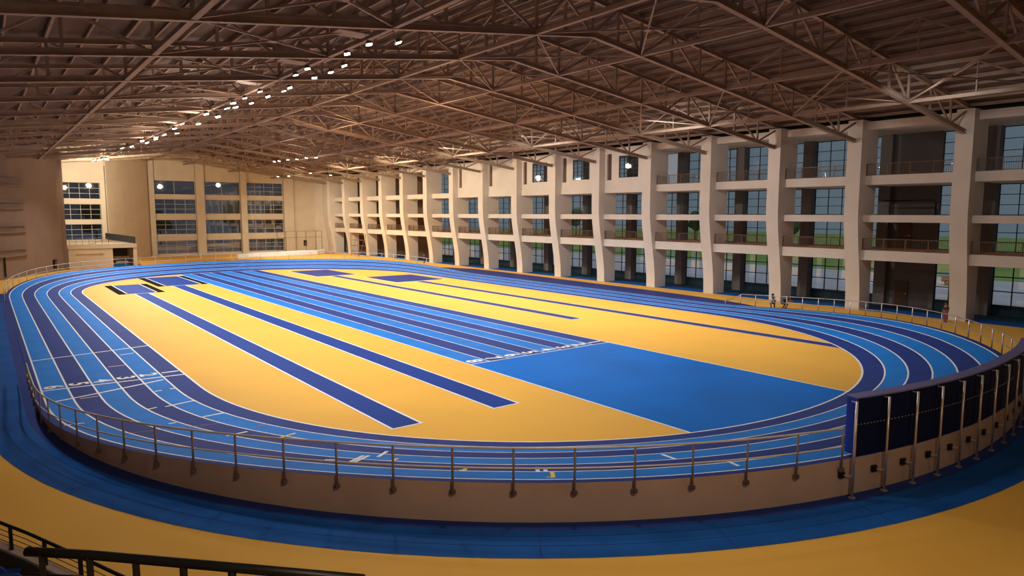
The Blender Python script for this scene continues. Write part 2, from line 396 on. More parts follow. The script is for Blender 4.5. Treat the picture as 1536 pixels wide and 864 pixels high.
# ------------------------------------------------------------------ padded crash barrier
bar_ = thing('crash_barrier', (20, 8, 0), 'blue padded safety barrier on steel poles along the right of the near bend', 'barrier')
PA = [252.9 + 2.9 * i for i in range(13)]
for i in range(12):
    a0, a1 = PA[i], PA[i + 1]; S = []
    if i == 0: a0 += .5
    for j in range(5):
        ph = math.radians(a0 + (a1 - a0) * j / 4 + (.05 if j == 0 else -.05 if j == 4 else 0))
        ee_ = .16 * max(0, i + j / 4 - 8) / 4; x0, y0 = bend(ph, 5.47 + ee_); x1, y1 = bend(ph, 5.84 + ee_)
        S.append([(x0, y0, 1.08), (x1, y1, 1.08), (x1, y1, 2.63), (x0, y0, 2.63)])
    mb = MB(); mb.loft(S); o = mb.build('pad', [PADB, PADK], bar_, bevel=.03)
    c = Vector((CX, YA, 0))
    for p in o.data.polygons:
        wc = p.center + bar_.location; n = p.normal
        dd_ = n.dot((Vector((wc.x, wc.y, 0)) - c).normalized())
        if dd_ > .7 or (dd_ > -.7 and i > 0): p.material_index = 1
    S2 = [[(Vector(q[3]) + Vector((0, 0, .0)))[:], (Vector(q[2]))[:], (q[2][0], q[2][1], 2.675), (q[3][0], q[3][1], 2.675)] for q in S]
    MB().loft(S2).build('top_cover', PADT, o, bevel=.01)
    mb = MB()
    for k in range(8):
        t0 = (k + .15) / 8; t1 = (k + .6) / 8
        pa = bend(math.radians(a0 + (a1 - a0) * t0), 5.848); pb = bend(math.radians(a0 + (a1 - a0) * t1), 5.848)
        mb.bar((*pa, 1.93), (*pb, 1.93), .006, .022)
    mb.build('stitch_strap', SST, o)['label'] = 'pale broken lacing along the back of the pad'
for i, a in enumerate(PA):
    ph = math.radians(a); x, y = bend(ph, 6.01); xw, yw = bend(ph - math.radians(.55), EW + .1); xp, yp = bend(ph - math.radians(.1), 5.99)
    po = MB().tube([(x, y, .0), (x, y, 2.63)], .038, 8).build('pole', SST, bar_, True)
    MB().tube([(x, y, 0), (x, y, .03)], .09, 10).build('foot_plate', SST, po)
    MB().bar((xw, yw, .62), (xp, yp, .60), .03, .03).build('stay_rod', SST, po)
    o_ = Vector((xw - CX, yw - YA, 0)).normalized()
    pw = Vector((xw, yw, .62))
    MB().bar(pw - o_ * .01, pw + o_ * .06, .17, .17).build('wall_plate', BLKM, po)['label'] = 'dark square plate fixed to the wall'
    xa, ya = bend(ph, 5.85)
    MB().bar((xa, ya, 2.6), (x, y, 2.6), .03, .03).build('arm', SST, po)

# ------------------------------------------------------------------ right facade
YC = [3.6, 10.8, 17.9, 25.3, 32.0, 38.9, 46.0, 53.2, 60.4, 67.7, 75.0, 82.3, 89.55, 96.9, 104.2, 111.4, 119.0, 125.6]
CWD = 1.1; XF, XU, XS, XB = 54.2, 53.2, 54.05, 59.5
TOPZ = 14.6
wr = struct('wall_right', (57, 65, 0))
def col_profile():
    pts = [(XF, 0)]
    for i in range(13):
        z = 1.0 + i * .55; pts.append((XF - (XF - XU) * sstep(.2, 8.2, z) , z))
    pts += [(XU, 8.4), (XU, TOPZ)]
    return pts
prof = col_profile()
for y in YC:
    m = MB(); secs = []
    for x, z in prof: secs.append([(x, y, z), (x, y + CWD, z), (55.85, y + CWD, z), (55.85, y, z)])
    m.loft(secs).build('column', CONF, wr)
for z0, z1, nm in ((3.95, 4.72, 0), (6.88, 7.42, 1), (9.73, 10.42, 2)):
    for i in range(len(YC) - 1):
        MB().box((XS, YC[i] + CWD, z0), (XB, YC[i + 1], z1)).build('balcony_slab', CONF, wr)
MB().box((XS, 3, 13.9), (XB + .2, 126.7, 14.5)).build('roof_edge_beam', CONF, wr)
for i in range(len(YC) - 1): MB().box((XS + .25, YC[i] + CWD + .02, 4.71), (59.2, YC[i + 1] - .02, 4.735)).build('balcony_floor', TAN, wr)
SOLID = {6: 2, 7: 2, 8: 2, 9: 1, 10: 1}        # bays closed at the top storey; 2 = with framed window
for i in range(len(YC) - 1):
    a, b = YC[i] + CWD, YC[i + 1]
    if i in SOLID:
        zt = 13.9; s0, s1 = b - .95, b - .25; w0, w1 = a + 1.35, b - 2.0
        zs = 11.1; zw0, zw1 = 11.3, 13.6
        m = MB(); X0, X1 = XS + .05, XS + .3
        m.box((X0, s1, 10.42), (X1, b, zt)); m.box((X0, a, 10.42), (X1, s1, zs)); 
        if SOLID[i] == 2:
            m.box((X0, w1, zs), (X1, s0, zt)); m.box((X0, a, zs), (X1, w0, zt)); m.box((X0, w0, zs), (X1, w1, zw0)); m.box((X0, w0, zw1), (X1, w1, zt))
        else:
            m.box((X0, a, zs), (X1, s0, zt))
        m.build('upper_panel', CONF, wr)
        MB().box((X0 + .2, s0 - .02, zs), (X1 + .02, s1 + .02, zt)).build('slot_panel', BRN, wr)
for y in YC:
    MB().box((58.6, y + .1, .0), (59.5, y + 1.0, 14.4)).build('rear_pillar', DKW, wr)
MB().box((59.3, 3, 0), (59.5, 127, .72)).build('skirting', NVY, wr)
# solid rear wall with doors in the second bay
for z0, z1, d in ((0, 3.95, 1), (4.72, 6.88, 1), (7.42, 9.73, 0), (10.42, 13.9, 0)):
    MB().box((59.1, 21.9, z0), (59.3, 26.0, z1)).build('rear_panel', DKW, wr)
    if d:
        dd = MB().box((59.02, 23.75, z0 + .01), (59.1, 24.75, z0 + 2.1)).build('rear_door', BRN, wr)
        MB().box((58.98, 23.85, z0 + 1.0), (59.02, 23.95, z0 + 1.1)).build('door_handle', SST, dd)
MB().tube([(57.2, 25.2, 8.55), (57.2, 21.6, 8.55), (57.2, 21.4, 8.4), (57.2, 21.4, 7.42)], .06, 8).build('dark_pipe', BLKM, wr, True)

WN = [0]
def window(o, u, w, h, nx, ny, fm=FRM, gl=GLS, bar=.05, dep=.08):
    """o = lower corner, u = horizontal direction, w x h metres"""
    WN[0] += 1; o = Vector(o); u = Vector(u).normalized(); z = Vector((0, 0, 1)); nrm = u.cross(z)
    loc = o + u * w / 2
    r = struct('window_%d' % WN[0], loc)
    m = MB()
    for k in range(nx + 1):
        p = o + u * (w * k / nx); bw = bar * (1.6 if k in (0, nx) else 1)
        m.bar(p, p + z * h, bw, dep, nrm)
    for k in range(ny + 1):
        p = o + z * (h * k / ny); m.bar(p, p + u * w, dep, bar * (1.6 if k in (0, ny) else 1), z)
    m.build('window_frame', fm, r)
    n2 = nrm * .008
    MB().add([o - n2, o + u * w - n2, o + u * w + z * h - n2, o + z * h - n2, o + n2, o + u * w + n2, o + u * w + z * h + n2, o + z * h + n2],
             [(0, 3, 2, 1), (4, 5, 6, 7), (0, 1, 5, 4), (1, 2, 6, 5), (2, 3, 7, 6), (3, 0, 4, 7)]).build('window_pane', gl, r)
    return r
for i in range(len(YC) - 1):
    a, b = YC[i] + 1.0, YC[i + 1] + .1
    if i == 2: b = 21.9
    if YC[i] < 25.9 and i == 3: a = 26.05
    if i >= 13:
        for z0, z1 in ((0, 3.95), (4.72, 6.88), (7.42, 9.73), (10.42, 13.9)): MB().box((58.3, a - .1, z0), (58.5, b + .1, z1)).build('rear_panel', BRN, wr)
        continue
    w = b - a
    nx = 3 if w < 4 else 5
    window((59.4, a, .74), (0, 1, 0), w, 3.2, nx, 3, bar=.07)
    window((59.4, a, 4.74), (0, 1, 0), w, 2.12, nx, 3)
    window((59.4, a, 7.44), (0, 1, 0), w, 2.27, nx, 3)
    if i not in SOLID: window((59.4, a, 10.44), (0, 1, 0), w, 3.4, nx, 4)
    elif SOLID[i] == 2: window((XS + .18, YC[i] + CWD + 1.35, 11.3), (0, 1, 0), YC[i + 1] - 2.0 - YC[i] - CWD - 1.35, 2.3, 4, 5, bar=.06)

def balcony_rail(i, z, label, grp):
    a, b = YC[i] + CWD, YC[i + 1]; x = XS + .12
    r = thing('balcony_railing', (x, (a + b) / 2, z), label, 'balcony railing', grp)
    MB().bar((x, a, z + .88), (x, b, z + .88), .05, .05).build('top_rail', BRB, r)
    MB().bar((x, a, z + .06), (x, b, z + .06), .04, .04).build('bottom_rail', BRB, r)
    n = 4
    for k in range(n + 1):
        y = a + .03 + (b - a - .06) * k / n; MB().bar((x, y, z), (x, y, z + .88), .05, .05).build('post', BRB, r)
    m = MB()
    for k in range(int((b - a) / .13)): 
        y = a + .1 + k * .13; m.bar((x, y, z + .08), (x, y, z + .86), .018, .018)
    m.build('baluster_grille', BRB, r)
for i in range(1, len(YC) - 1):
    w = 'between the %s and %s columns from the right' % (ORD[i - 1], ORD[i])
    balcony_rail(i, 4.72, 'brown balcony railing on the lowest balcony ' + w, 'railings of the lowest balcony')
    if i not in SOLID and i < 6: balcony_rail(i, 10.42, 'brown balcony railing on the highest balcony ' + w, 'railings of the highest balcony')

# ------------------------------------------------------------------ far and left walls
def wall_seg(root, name, p, q, z0, z1, t=.35, m=CON):
    p = Vector((*p, 0)); q = Vector((*q, 0)); n = (q - p).cross(Vector((0, 0, 1))).normalized() * t
    mb = MB(); P = [p, q, q - n, p - n]
    mb.prism([(v.x, v.y) for v in P], z0, z1); return mb.build(name, m, root)
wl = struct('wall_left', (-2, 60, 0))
A0, A1, A2 = (-3.7, -8), (-3.7, 86.3), (8.4, 108.1)
HW = 15.4
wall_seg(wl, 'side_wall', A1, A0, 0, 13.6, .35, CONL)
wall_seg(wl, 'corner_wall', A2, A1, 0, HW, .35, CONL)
dv = (Vector(A2) - Vector(A1)); 
def cpt(t, off=0.): 
    n = Vector((dv.y, -dv.x)).normalized(); c = Vector(A1) + dv * t + n * (off + .35); return c
for zz in (2.6, 5.3, 8.0, 10.6):     # raised horizontal bands on the corner wall
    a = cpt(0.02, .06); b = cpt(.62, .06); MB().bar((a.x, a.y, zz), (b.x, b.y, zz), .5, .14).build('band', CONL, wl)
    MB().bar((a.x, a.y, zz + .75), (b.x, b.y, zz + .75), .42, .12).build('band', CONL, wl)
a = cpt(.43, .05); b = cpt(.47, .05)
MB().bar((a.x, a.y, .3), (a.x, a.y, 2.6), .5, .1).build('wall_opening', FRM, wl)
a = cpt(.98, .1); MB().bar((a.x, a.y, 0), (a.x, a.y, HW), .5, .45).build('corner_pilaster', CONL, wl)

wf = struct('wall_far', (25, 132, 0))
B1, B2, B3, B4, B5 = (8.0, 105.2), (11.9, 118.0), (21.8, 131.2), (47.8, 133.2), (53.6, 126.7)
# bay with three windows on the left, beside the pipe
def uv(p, q, t): return (p[0] + (q[0] - p[0]) * t, p[1] + (q[1] - p[1]) * t)
P0, P1 = (8.0, 119.0), (15.0, 119.6)
W0, W1 = uv(P0, P1, .17), uv(P0, P1, .91)
for z0, z1 in ((0, 3.5), (5.82, 6.51), (8.79, 9.58), (11.95, 17.5)):
    wall_seg(wf, 'window_bay_wall', W1, W0, z0, z1)
wall_seg(wf, 'window_bay_wall', W0, P0, 0, 17.5); wall_seg(wf, 'window_bay_wall', P1, W1, 0, 17.5)
uw = Vector((W1[0] - W0[0], W1[1] - W0[1], 0))
for z0, z1 in ((3.5, 5.82), (6.51, 8.79), (9.58, 11.95)):
    window((W0[0], W0[1] + .15, z0), uw, uw.length, z1 - z0, 4, 3, FRL, GLD, .05)
a = Vector((W0[0], W0[1] - .12, 12.25)); MB().bar(a, a + uw, .3, .18).build('window_lintel', CON, wf)
Q1 = (22.3, 130.0)
wall_seg(wf, 'plain_wall', Q1, P1, 0, 18)
MB().tube([(P1[0] + .1, P1[1] - .12, 2.4), (P1[0] + .1, P1[1] - .12, 14.5)], .09, 8).build('drain_pipe', DKW, wf, True)
Q2, Q3 = (22.2, 131.6), (48.2, 133.0)
piers = [(22.2, 23.9), (30.6, 32.0), (38.3, 39.4), (46.3, 48.2)]
for x0, x1 in piers: MB().box((x0, 131.2, 0), (x1, 133.2, 18.6)).build('pier', CON, wf)
rows = [(0.35, 2.65), (3.75, 6.3), (7.35, 9.9), (10.75, 13.15)]
bays = [(23.9, 30.6), (32.0, 38.3), (39.4, 46.3)]
for bi, (x0, x1) in enumerate(bays):
    zz = 0
    for z0, z1 in rows:
        MB().box((x0, 131.9, zz), (x1, 132.6, z0)).build('spandrel', CON, wf); zz = z1
        nx, ny = (4, 3) if not (bi == 1 and z0 > 3) and not (bi == 0 and z0 > 10) else (2, 1)
        window((x0, 132.2, z0), (1, 0, 0), x1 - x0, z1 - z0, nx, ny, FRL, GLD, .06)
    MB().box((x0, 131.9, zz), (x1, 132.6, 18.6)).build('spandrel', CON, wf)
wall_seg(wf, 'blank_wall', (53.4, 131.5), (48.2, 132.4), 0, 17)
for zz in (4.1, 7.1, 8.0, 10.2, 12.2, 12.9):
    MB().bar((48.3, 132.3, zz), (52.0, 131.7, zz), .10, .05).build('joint_line', DKW, wf)
# curved end fin beside the first facade column
secs = []
for x, z in prof: secs.append([(x - .4, 126.0, z), (x - .2, 128.8, z), (52.2, 131.9, z), (55, 131.9, z), (55.85, 126.0, z)])
MB().loft(secs).build('end_fin', CONF, wf)
wall_seg(wf, 'outer_return', (60.2, 126.5), (53.4, 132.0), 0, 16.5)

# annex with roof terrace under the left windows
an = struct('wall_annex', (13, 108, 0))
MB().box((8.9, 107.6, 0), (13.2, 109.9, 2.75)).build('annex_wall', CON, an)
MB().box((13.2, 107.6, 0), (14.05, 108.4, 2.7)).build('annex_post', CON, an)
MB().box((16.55, 107.6, 0), (17.0, 113.0, 2.7)).build('annex_post', CON, an)
MB().box((8.7, 107.5, 2.7), (17.0, 118.6, 3.25)).build('terrace_slab', CON, an)
MB().box((9.8, 107.48, 2.0), (12.9, 107.6, 2.2)).build('shadow_ledge', CON, an)
MB().box((14.05, 112.8, 0), (16.6, 113.0, 2.7)).build('annex_back', DKW, an)
MB().box((14.05, 110.3, 1.0), (16.5, 110.42, 1.4)).build('cross_beam', CON, an)
MB().box((16.42, 108.1, 0), (16.52, 108.3, 2.7)).build('dark_post', BRN, an)
w = MB().bar((14.5, 117.0, 4.08), (16.85, 107.8, 3.74), .12, .93)
tag(w.build('parapet_screen', FRM), 'dark slanting screen standing on the right edge of the annex terrace', 'screen')
tr = thing('terrace_railing', (11, 107.7, 3.25), 'thin brown railing along the terrace below the left windows', 'railing')
for k in range(7): MB().tube([(9.1 + k * .75, 107.7, 3.25), (9.1 + k * .75, 107.7, 4.15)], .025, 6).build('post', BRB, tr)
MB().tube([(9.1, 107.7, 4.13), (13.6, 107.7, 4.13)], .025, 6).build('top_rail', BRB, tr)
MB().tube([(9.1, 107.7, 3.7), (13.6, 107.7, 3.7)], .02, 6).build('middle_rail', BRB, tr)
MB().tube([(11.4, 107.66, 3.25), (13.4, 107.7, 4.0)], .03, 6).build('brace', BRB, tr)
eq = thing('covered_equipment', (15.2, 109.5, 0), 'low stack of blue-white covered equipment inside the annex opening', 'equipment')
MB().box((14.2, 108.9, 0), (16.2, 110.1, .55)).build('base_stack', B_L, eq, bevel=.05)
MB().box((14.6, 109.0, .55), (16.1, 110.0, .8)).build('cover', SHEET, eq, bevel=.05)
n_ = Vector((dv.y, -dv.x)).normalized()
bx = cpt(.865, .12); 
o = thing('wall_box', (bx.x, bx.y, .9), 'black box fixed low on the left corner wall', 'wall box')
dn = dv.normalized()
MB().bar((bx.x - dn.x * .3, bx.y - dn.y * .3, 1.0), (bx.x + dn.x * .3, bx.y + dn.y * .3, 1.0), .24, 1.1).build('body', BLKM, o)
for zz in (1.15, .85): MB().bar((bx.x - dn.x * .24 + n_.x * .13, bx.y - dn.y * .24 + n_.y * .13, zz), (bx.x + dn.x * .24 + n_.x * .13, bx.y + dn.y * .24 + n_.y * .13, zz), .02, .2).build('front_grille', DKW, o)

# closing walls behind and beside the camera
MB().box((-4.1, -8.3, 0), (60.2, -8, 17)).build('wall_near', CON)['kind'] = 'structure'

# ------------------------------------------------------------------ roof
XL, XR, XM = -3.6, 54.0, 25.2
def zb(x): return 13.4 + .125 * (x if x < XM else 2 * XM - x)
def zt(x): return zb(x) + 1.75
YT = [y + .55 for y in YC] ; YT = [-3.0] + YT
XN = [-3.5, -.3, 2.95, 6.2, 8.77, 11.33, 13.9, 16.43, 18.97, 21.5, 23.35, 25.2, 27.05, 28.9, 31.43, 33.97, 36.5, 39.07, 41.63, 44.2, 47.4, 50.6, 53.9]
cl = struct('ceiling', (XM, 60, 0))
for x0, x1 in ((XL - .5, XM), (XM, XR + 6.3)):
    m = MB(); n = int(abs(x1 - x0) / .6); 
    A = []; B = []
    for i in range(n + 1):
        x = x0 + (x1 - x0) * i / n; z = zt(min(x, 54)) + .30 + (.05 if i % 2 else 0)
        A.append((x, -8.3, z)); B.append((x, 141, z))
    m.strip(A, B); m.strip([(a[0], a[1], a[2] + .08) for a in A], [(b[0], b[1], b[2] + .08) for b in B])
    m.build('roof_sheet', DECK, cl)
for x in XN:
    MB().bar((x, -8, zt(x) + .18), (x, 133, zt(x) + .18), .12, .22).build('purlin', STL, cl)
for x in [(a + b) / 2 for a, b in zip(XN, XN[1:])]:
    MB().bar((x, -8, zt(x) + .2), (x, 133, zt(x) + .2), .08, .16).build('purlin', STL, cl)

def make_truss(y, label):
    t = thing('ceiling_truss', (XM, y, 0), label, 'roof truss', 'steel roof trusses spanning the hall')
    V_ = lambda x, z: (x, y, z)
    for fn, w, h, nm in ((zb, .26, .26, 'bottom_chord'), (zt, .22, .22, 'top_chord')):
        m = MB(); 
        for a, b in ((XL, XM), (XM, XR)):
            p, q = V_(a, fn(a)), V_(b, fn(b))
            m.bar(p, q, .10, h); 
            for s in (-h / 2, h / 2): m.bar((p[0], y, p[2] + s), (q[0], y, q[2] + s), w, .035)
        m.build(nm, STL, t)
    for i, x in enumerate(XN):
        MB().bar(V_(x, zb(x)), V_(x, zt(x)), .13, .13).build('web_member', STL, t)
        if i < len(XN) - 1:
            x2 = XN[i + 1]
            p, q = (V_(x, zt(x)), V_(x2, zb(x2))) if (i % 2 == 0) else (V_(x, zb(x)), V_(x2, zt(x2)))
            MB().bar(p, q, .11, .11).build('web_member', STL, t)
    return t
T0 = make_truss(YT[0], 'steel roof truss nearest the camera, highest in the photo')
def copy_tree(o, parent=None):
    c = o.copy(); COL.objects.link(c)
    if parent is not None: c.parent = parent
    for ch in list(o.children): copy_tree(ch, c)
    return c
TR = [T0]
for k, y in enumerate(YT[1:]):
    t = copy_tree(T0); t.location.y = y; t['label'] = 'tan steel roof truss, %s from the far wall' % ORD[len(YT) - 2 - k]; TR.append(t)
T0['label'] = 'tan steel roof truss, %s from the far wall' % ORD[len(YT) - 1]
# lengthwise members
LX = [(6.2, 'leftmost bold lengthwise roof beam crossing every truss'), (13.9, 'lengthwise lattice roof beam carrying the left row of floodlights'),
      (21.5, 'lengthwise lattice roof beam just left of the ridge'), (28.9, 'lengthwise lattice roof beam just right of the ridge'),
      (36.5, 'lengthwise lattice roof beam carrying the right row of floodlights'), (44.2, 'rightmost lengthwise roof beam above the column front')]
for x, lab in LX:
    t = thing('ceiling_beam', (x, 60, zb(x)), lab, 'roof beam', 'lengthwise roof beams')
    MB().bar((x, -5, zb(x) - .02), (x, 131.8, zb(x) - .02), .22, .20).build('lower_chord', STL, t)
    if x != 6.2:
        for a, b in zip(YT, YT[1:]):
            md = (a + b) / 2
            MB().bar((x, a, zb(x)), (x, md, zt(x)), .09, .09).build('lattice_strut', STL, t)
            MB().bar((x, b, zb(x)), (x, md, zt(x)), .09, .09).build('lattice_strut', STL, t)
            MB().bar((x, md, zb(x)), (x, md, zt(x)), .07, .07).build('lattice_strut', STL, t)
# X bracing in the plane of the lower chords
nb_ = 0
for xa, xb, side in ((6.2, 13.9, 'right of the bold left beam'), (21.5, 28.9, 'under the ridge'), (36.5, 44.2, 'on the right slope')):
    for k, (a, b) in enumerate(zip(YT[2:], YT[3:])):
        t = thing('ceiling_brace', ((xa + xb) / 2, (a + b) / 2, zb((xa + xb) / 2)), 'crossed roof rods %s, %s bay from the near end' % (side, ORD[k]), 'roof bracing', 'crossed roof rods')
        dz = -.03
        mid = ((xa + xb) / 2, (a + b) / 2, (zb(xa) + zb(xb)) / 2 + dz)
        MB().bar((xa, a, zb(xa) + dz), (xb, b, zb(xb) + dz), .07, .07).build('rod', STL, t)
        MB().bar((xb, a, zb(xb) + dz), (xa, b, zb(xa) + dz), .07, .07).build('rod', STL, t)
        MB().box((mid[0] - .18, mid[1] - .18, mid[2] - .06), (mid[0] + .18, mid[1] + .18, mid[2] + .06)).build('centre_plate', STL, t)
# service boxes beside the lamp row
for k in range(8):
    y = YT[4 + k] + .9; x = 12.6
    o = MB().box((x - .7, y, zb(x) - .1), (x + .7, y + .9, zb(x) + .55)); 
    b = thing('ceiling_service_box', (x, y, zb(x)), 'tan rectangular box in the roof beside the left lamp row, %s from the near end' % ORD[k], 'service box', 'boxes along the left lamp row')
    o.build('body', STL, b, bevel=.02); MB().box((x - .72, y - .03, zb(x) + .53), (x + .72, y + .93, zb(x) + .58)).build('lid', STL, b)

# ------------------------------------------------------------------ floodlights
CAMP = Vector((0, 0, 7.504)); YAW, PIT, ROL, FPX = -0.659789776, 0.108911246, 0.001434962, 1022.485
LAMPS_L = [(12.7, 101.9), (12.5, 103.2), (13.0, 100.6), (12.2, 104.8), (13.4, 102.3), (12.8, 80.5), (12.3, 83.0), (13.0, 69.3), (13.3, 71.0), (12.6, 73.6), (13.3, 75.1),
           (13.8, 64.7), (13.2, 66.8), (13.7, 57.0), (12.7, 57.8), (12.9, 61.3), (12.8, 51.0), (13.8, 51.9), (12.9, 45.0), (13.5, 46.6), (13.2, 47.4), (13.8, 44.3), (12.9, 42.6),
           (12.9, 39.8), (13.8, 41.2), (13.9, 38.8), (13.8, 37.6), (12.8, 34.0), (12.7, 32.2), (13.8, 34.1), (13.9, 32.3), (13.8, 30.5), (12.9, 28.2), (12.9, 26.1), (13.7, 25.1)]
LAMPS_R = [(32.7, 96), (32.9, 94.6), (33.0, 91.5), (33.3, 89.0), (33.4, 86.0), (33.9, 84.0), (40.4, 117), (40.8, 113), (40.6, 103), (43.0, 101)]
proto = None
HX = XM
def floodlight(x, y, z, aim, label, grp):
    global proto
    if proto is None:
        r = thing('ceiling_floodlight', (0, 0, 0), label, 'floodlight', grp)
        h = MB(); h.loft([[(-.30, -.20, 0), (.30, -.20, 0), (.30, .20, 0), (-.30, .20, 0)], [(-.34, -.24, .05), (.34, -.24, .05), (.34, .24, .05), (-.34, .24, .05)], [(-.18, -.14, .26), (.18, -.14, .26), (.18, .14, .26), (-.18, .14, .26)]])
        h.build('housing', LMPB, r)
        MB().box((-.28, -.18, -.02), (.28, .18, 0)).build('lens', LENS, r)
        MB().bar((0, 0, .2), (0, 0, .95), .05, .05).build('hanger', LMPB, r)
        proto = r; c = r
    else:
        c = copy_tree(proto)
    c.location = (x, y, z); c.rotation_euler = (math.radians(-14 + random.uniform(-10, 10)), aim + random.uniform(-.15, .15), math.radians(random.uniform(-25, 5))); c.scale = (.42, .42, .6) if y < 45 else (.56, .56, .7)
    c['label'] = label; c['group'] = grp
    return c
LAMPS_L.sort(key=lambda p: p[1]); LAMPS_R.sort(key=lambda p: p[1])
NUM = ORD + ['twenty-first', 'twenty-second', 'twenty-third', 'twenty-fourth', 'twenty-fifth', 'twenty-sixth', 'twenty-seventh', 'twenty-eighth', 'twenty-ninth', 'thirtieth', 'thirty-first', 'thirty-second', 'thirty-third', 'thirty-fourth', 'thirty-fifth', 'thirty-sixth']
for k, (x, y) in enumerate(LAMPS_L):
    floodlight(x, y, 14.3, math.radians(-14), 'lit floodlight in the left lamp row, %s counting from the near end' % NUM[k], 'floodlights of the left lamp row')
for k, (x, y) in enumerate(LAMPS_R):
    floodlight(x, y, zb(x) - 1.0, math.radians(10), 'lit floodlight right of the ridge, %s counting from the near end' % NUM[k], 'floodlights right of the ridge')

# ------------------------------------------------------------------ objects at the back of the hall
ws = thing('white_sheeting', (42, 118, 0), 'long low roll of white sheeting lying before the far windows', 'sheeting')
pts = [(33.0, 116.5), (36.5, 118.5), (40.5, 119.6), (44.5, 120.3), (48.5, 121.2), (50.5, 122.5)]
S = []
for i, (x, y) in enumerate(pts):
    S.append([(x - .2, y - .8, .01), (x + .2, y + .8, .01), (x + .15, y + .5, .75 + .1 * (i % 2)), (x - .1, y - .5, .62 + .15 * (i % 3) / 2)])
MB().loft(S).build('rolled_sheet', SHEET, ws, bevel=.08)
MB().tube([(50.6, 121.9, .12), (52.3, 122.0, .12)], .11, 8).build('roll_end', SCAF, ws, True)['label'] = 'brown end of the roll'
def scaffold(x, y, w, d, h, n, label):
    s = thing('scaffold_tower', (x, y, 0), label, 'scaffold')
    for a in (0, 1):
        for b in (0, 1): MB().tube([(x + a * w, y + b * d, 0), (x + a * w, y + b * d, h)], .04, 6).build('upright', SCAF, s)
    for k in range(1, n + 1):
        z = h * k / n - .06
        for b in (0, 1): MB().tube([(x, y + b * d, z), (x + w, y + b * d, z)], .03, 6).build('ledger', SCAF, s)
        for a in (0, 1): MB().tube([(x + a * w, y, z), (x + a * w, y + d, z)], .03, 6).build('ledger', SCAF, s)
    for b in (0, 1): MB().tube([(x, y + b * d, .1), (x + w, y + b * d, h - .1)], .025, 6).build('brace', SCAF, s)
scaffold(51.0, 108.6, 1.3, 3.2, 3.9, 4, 'reddish pipe scaffold standing before the third column from the far end')
fr = thing('pole_frame', (46.5, 125, 0), 'thin brown pole frame standing in front of the blank far wall', 'pole frame')
for x, y in ((42.5, 124.6), (44.2, 124.9), (46.3, 125.2), (48.2, 125.5), (50.2, 125.6), (51.4, 125.7)):
    MB().tube([(x, y, 0), (x, y, 4.2)], .045, 6).build('upright', BRB, fr)
for z in (4.15, 3.0): MB().tube([(42.5, 124.6, z), (48.2, 125.5, z), (51.4, 125.7, z)], .035, 6).build('cross_pole', BRB, fr)
fe = thing('wall_cabinet', (50.3, 131.6, 1.9), 'small dark cabinet on the blank far wall', 'cabinet')
MB().box((50.1, 131.55, 1.1), (50.7, 131.85, 2.2)).build('body', BLKM, fe); MB().box((50.18, 131.5, 1.2), (50.62, 131.55, 1.7)).build('panel', BRN, fe)

# ------------------------------------------------------------------ outside
MB().box((59.6, -60, -.4), (260, 260, -.12)).build('ground_outside', GRASS)['kind'] = 'structure'
MB().box((-60, 133.3, -.4), (59.6, 260, -.12)).build('ground_outside', PAVE)['kind'] = 'structure'
MB().box((59.8, -40, -.13), (92, 140, -.1)).build('path_outside', PAVE)['kind'] = 'structure'
tl = [(148, 18, 7), (156, 50, 9), (146, 84, 6), (158, 120, 8), (150, 160, 9), (162, 200, 7), (20, 176, 9), (34, 182, 8), (48, 172, 10), (64, 190, 9)]
for k, (x, y, h) in enumerate(tl):
    t = thing('tree', (x, y, -.12), 'dark leafy tree outside the %s, %s in its row' % ('column-front windows' if k < 6 else 'far windows', ORD[k if k < 6 else k - 6]), 'tree', 'trees outside the windows')
    MB().tube([(x, y, -.12), (x, y, h * .5), (x + .2, y, h * .75)], [.25, .18, .08], 8).build('trunk', BARK, t, True)
    m = MB()
    for j in range(16):
        a = random.random() * 6.28; rr = random.random() * h * .25
        m.sphere((x + rr * math.cos(a), y + rr * math.sin(a), h * (.5 + .4 * random.random())), h * .16 * (.7 + .5 * random.random()), 8, 6)
    m.build('crown', LEAF, t, True)
car = thing('parked_car', (82, 27.5, -.1), 'red car parked outside behind the rightmost windows', 'car')
x, y = 82, 27.5
S = [[(x + dx, y - 1.9, z) for dx, z in ((-.8, .3), (.8, .3), (.75, .8), (-.75, .8))], [(x + dx, y - 1.0, z) for dx, z in ((-.85, .2), (.85, .2), (.8, .9), (-.8, .9))],
     [(x + dx, y + 1.0, z) for dx, z in ((-.85, .2), (.85, .2), (.8, .9), (-.8, .9))], [(x + dx, y + 1.9, z) for dx, z in ((-.8, .3), (.8, .3), (.75, .85), (-.75, .85))]]
MB().loft(S).build('body', CARR, car, bevel=.06)
S = [[(x - .72, y - .8, .88), (x + .72, y - .8, .88), (x + .6, y - .35, 1.4), (x - .6, y - .35, 1.4)], [(x - .72, y + 1.3, .88), (x + .72, y + 1.3, .88), (x + .6, y + .9, 1.4), (x - .6, y + .9, 1.4)]]
MB().loft(S).build('cabin', FRM, car, bevel=.05)
for sx in (-1, 1):
    for yy in (-1.2, 1.2): MB().tube([(x + sx * .7, y + yy, .22), (x + sx * .9, y + yy, .22)], .32, 14).build('wheel', RUBB, car)

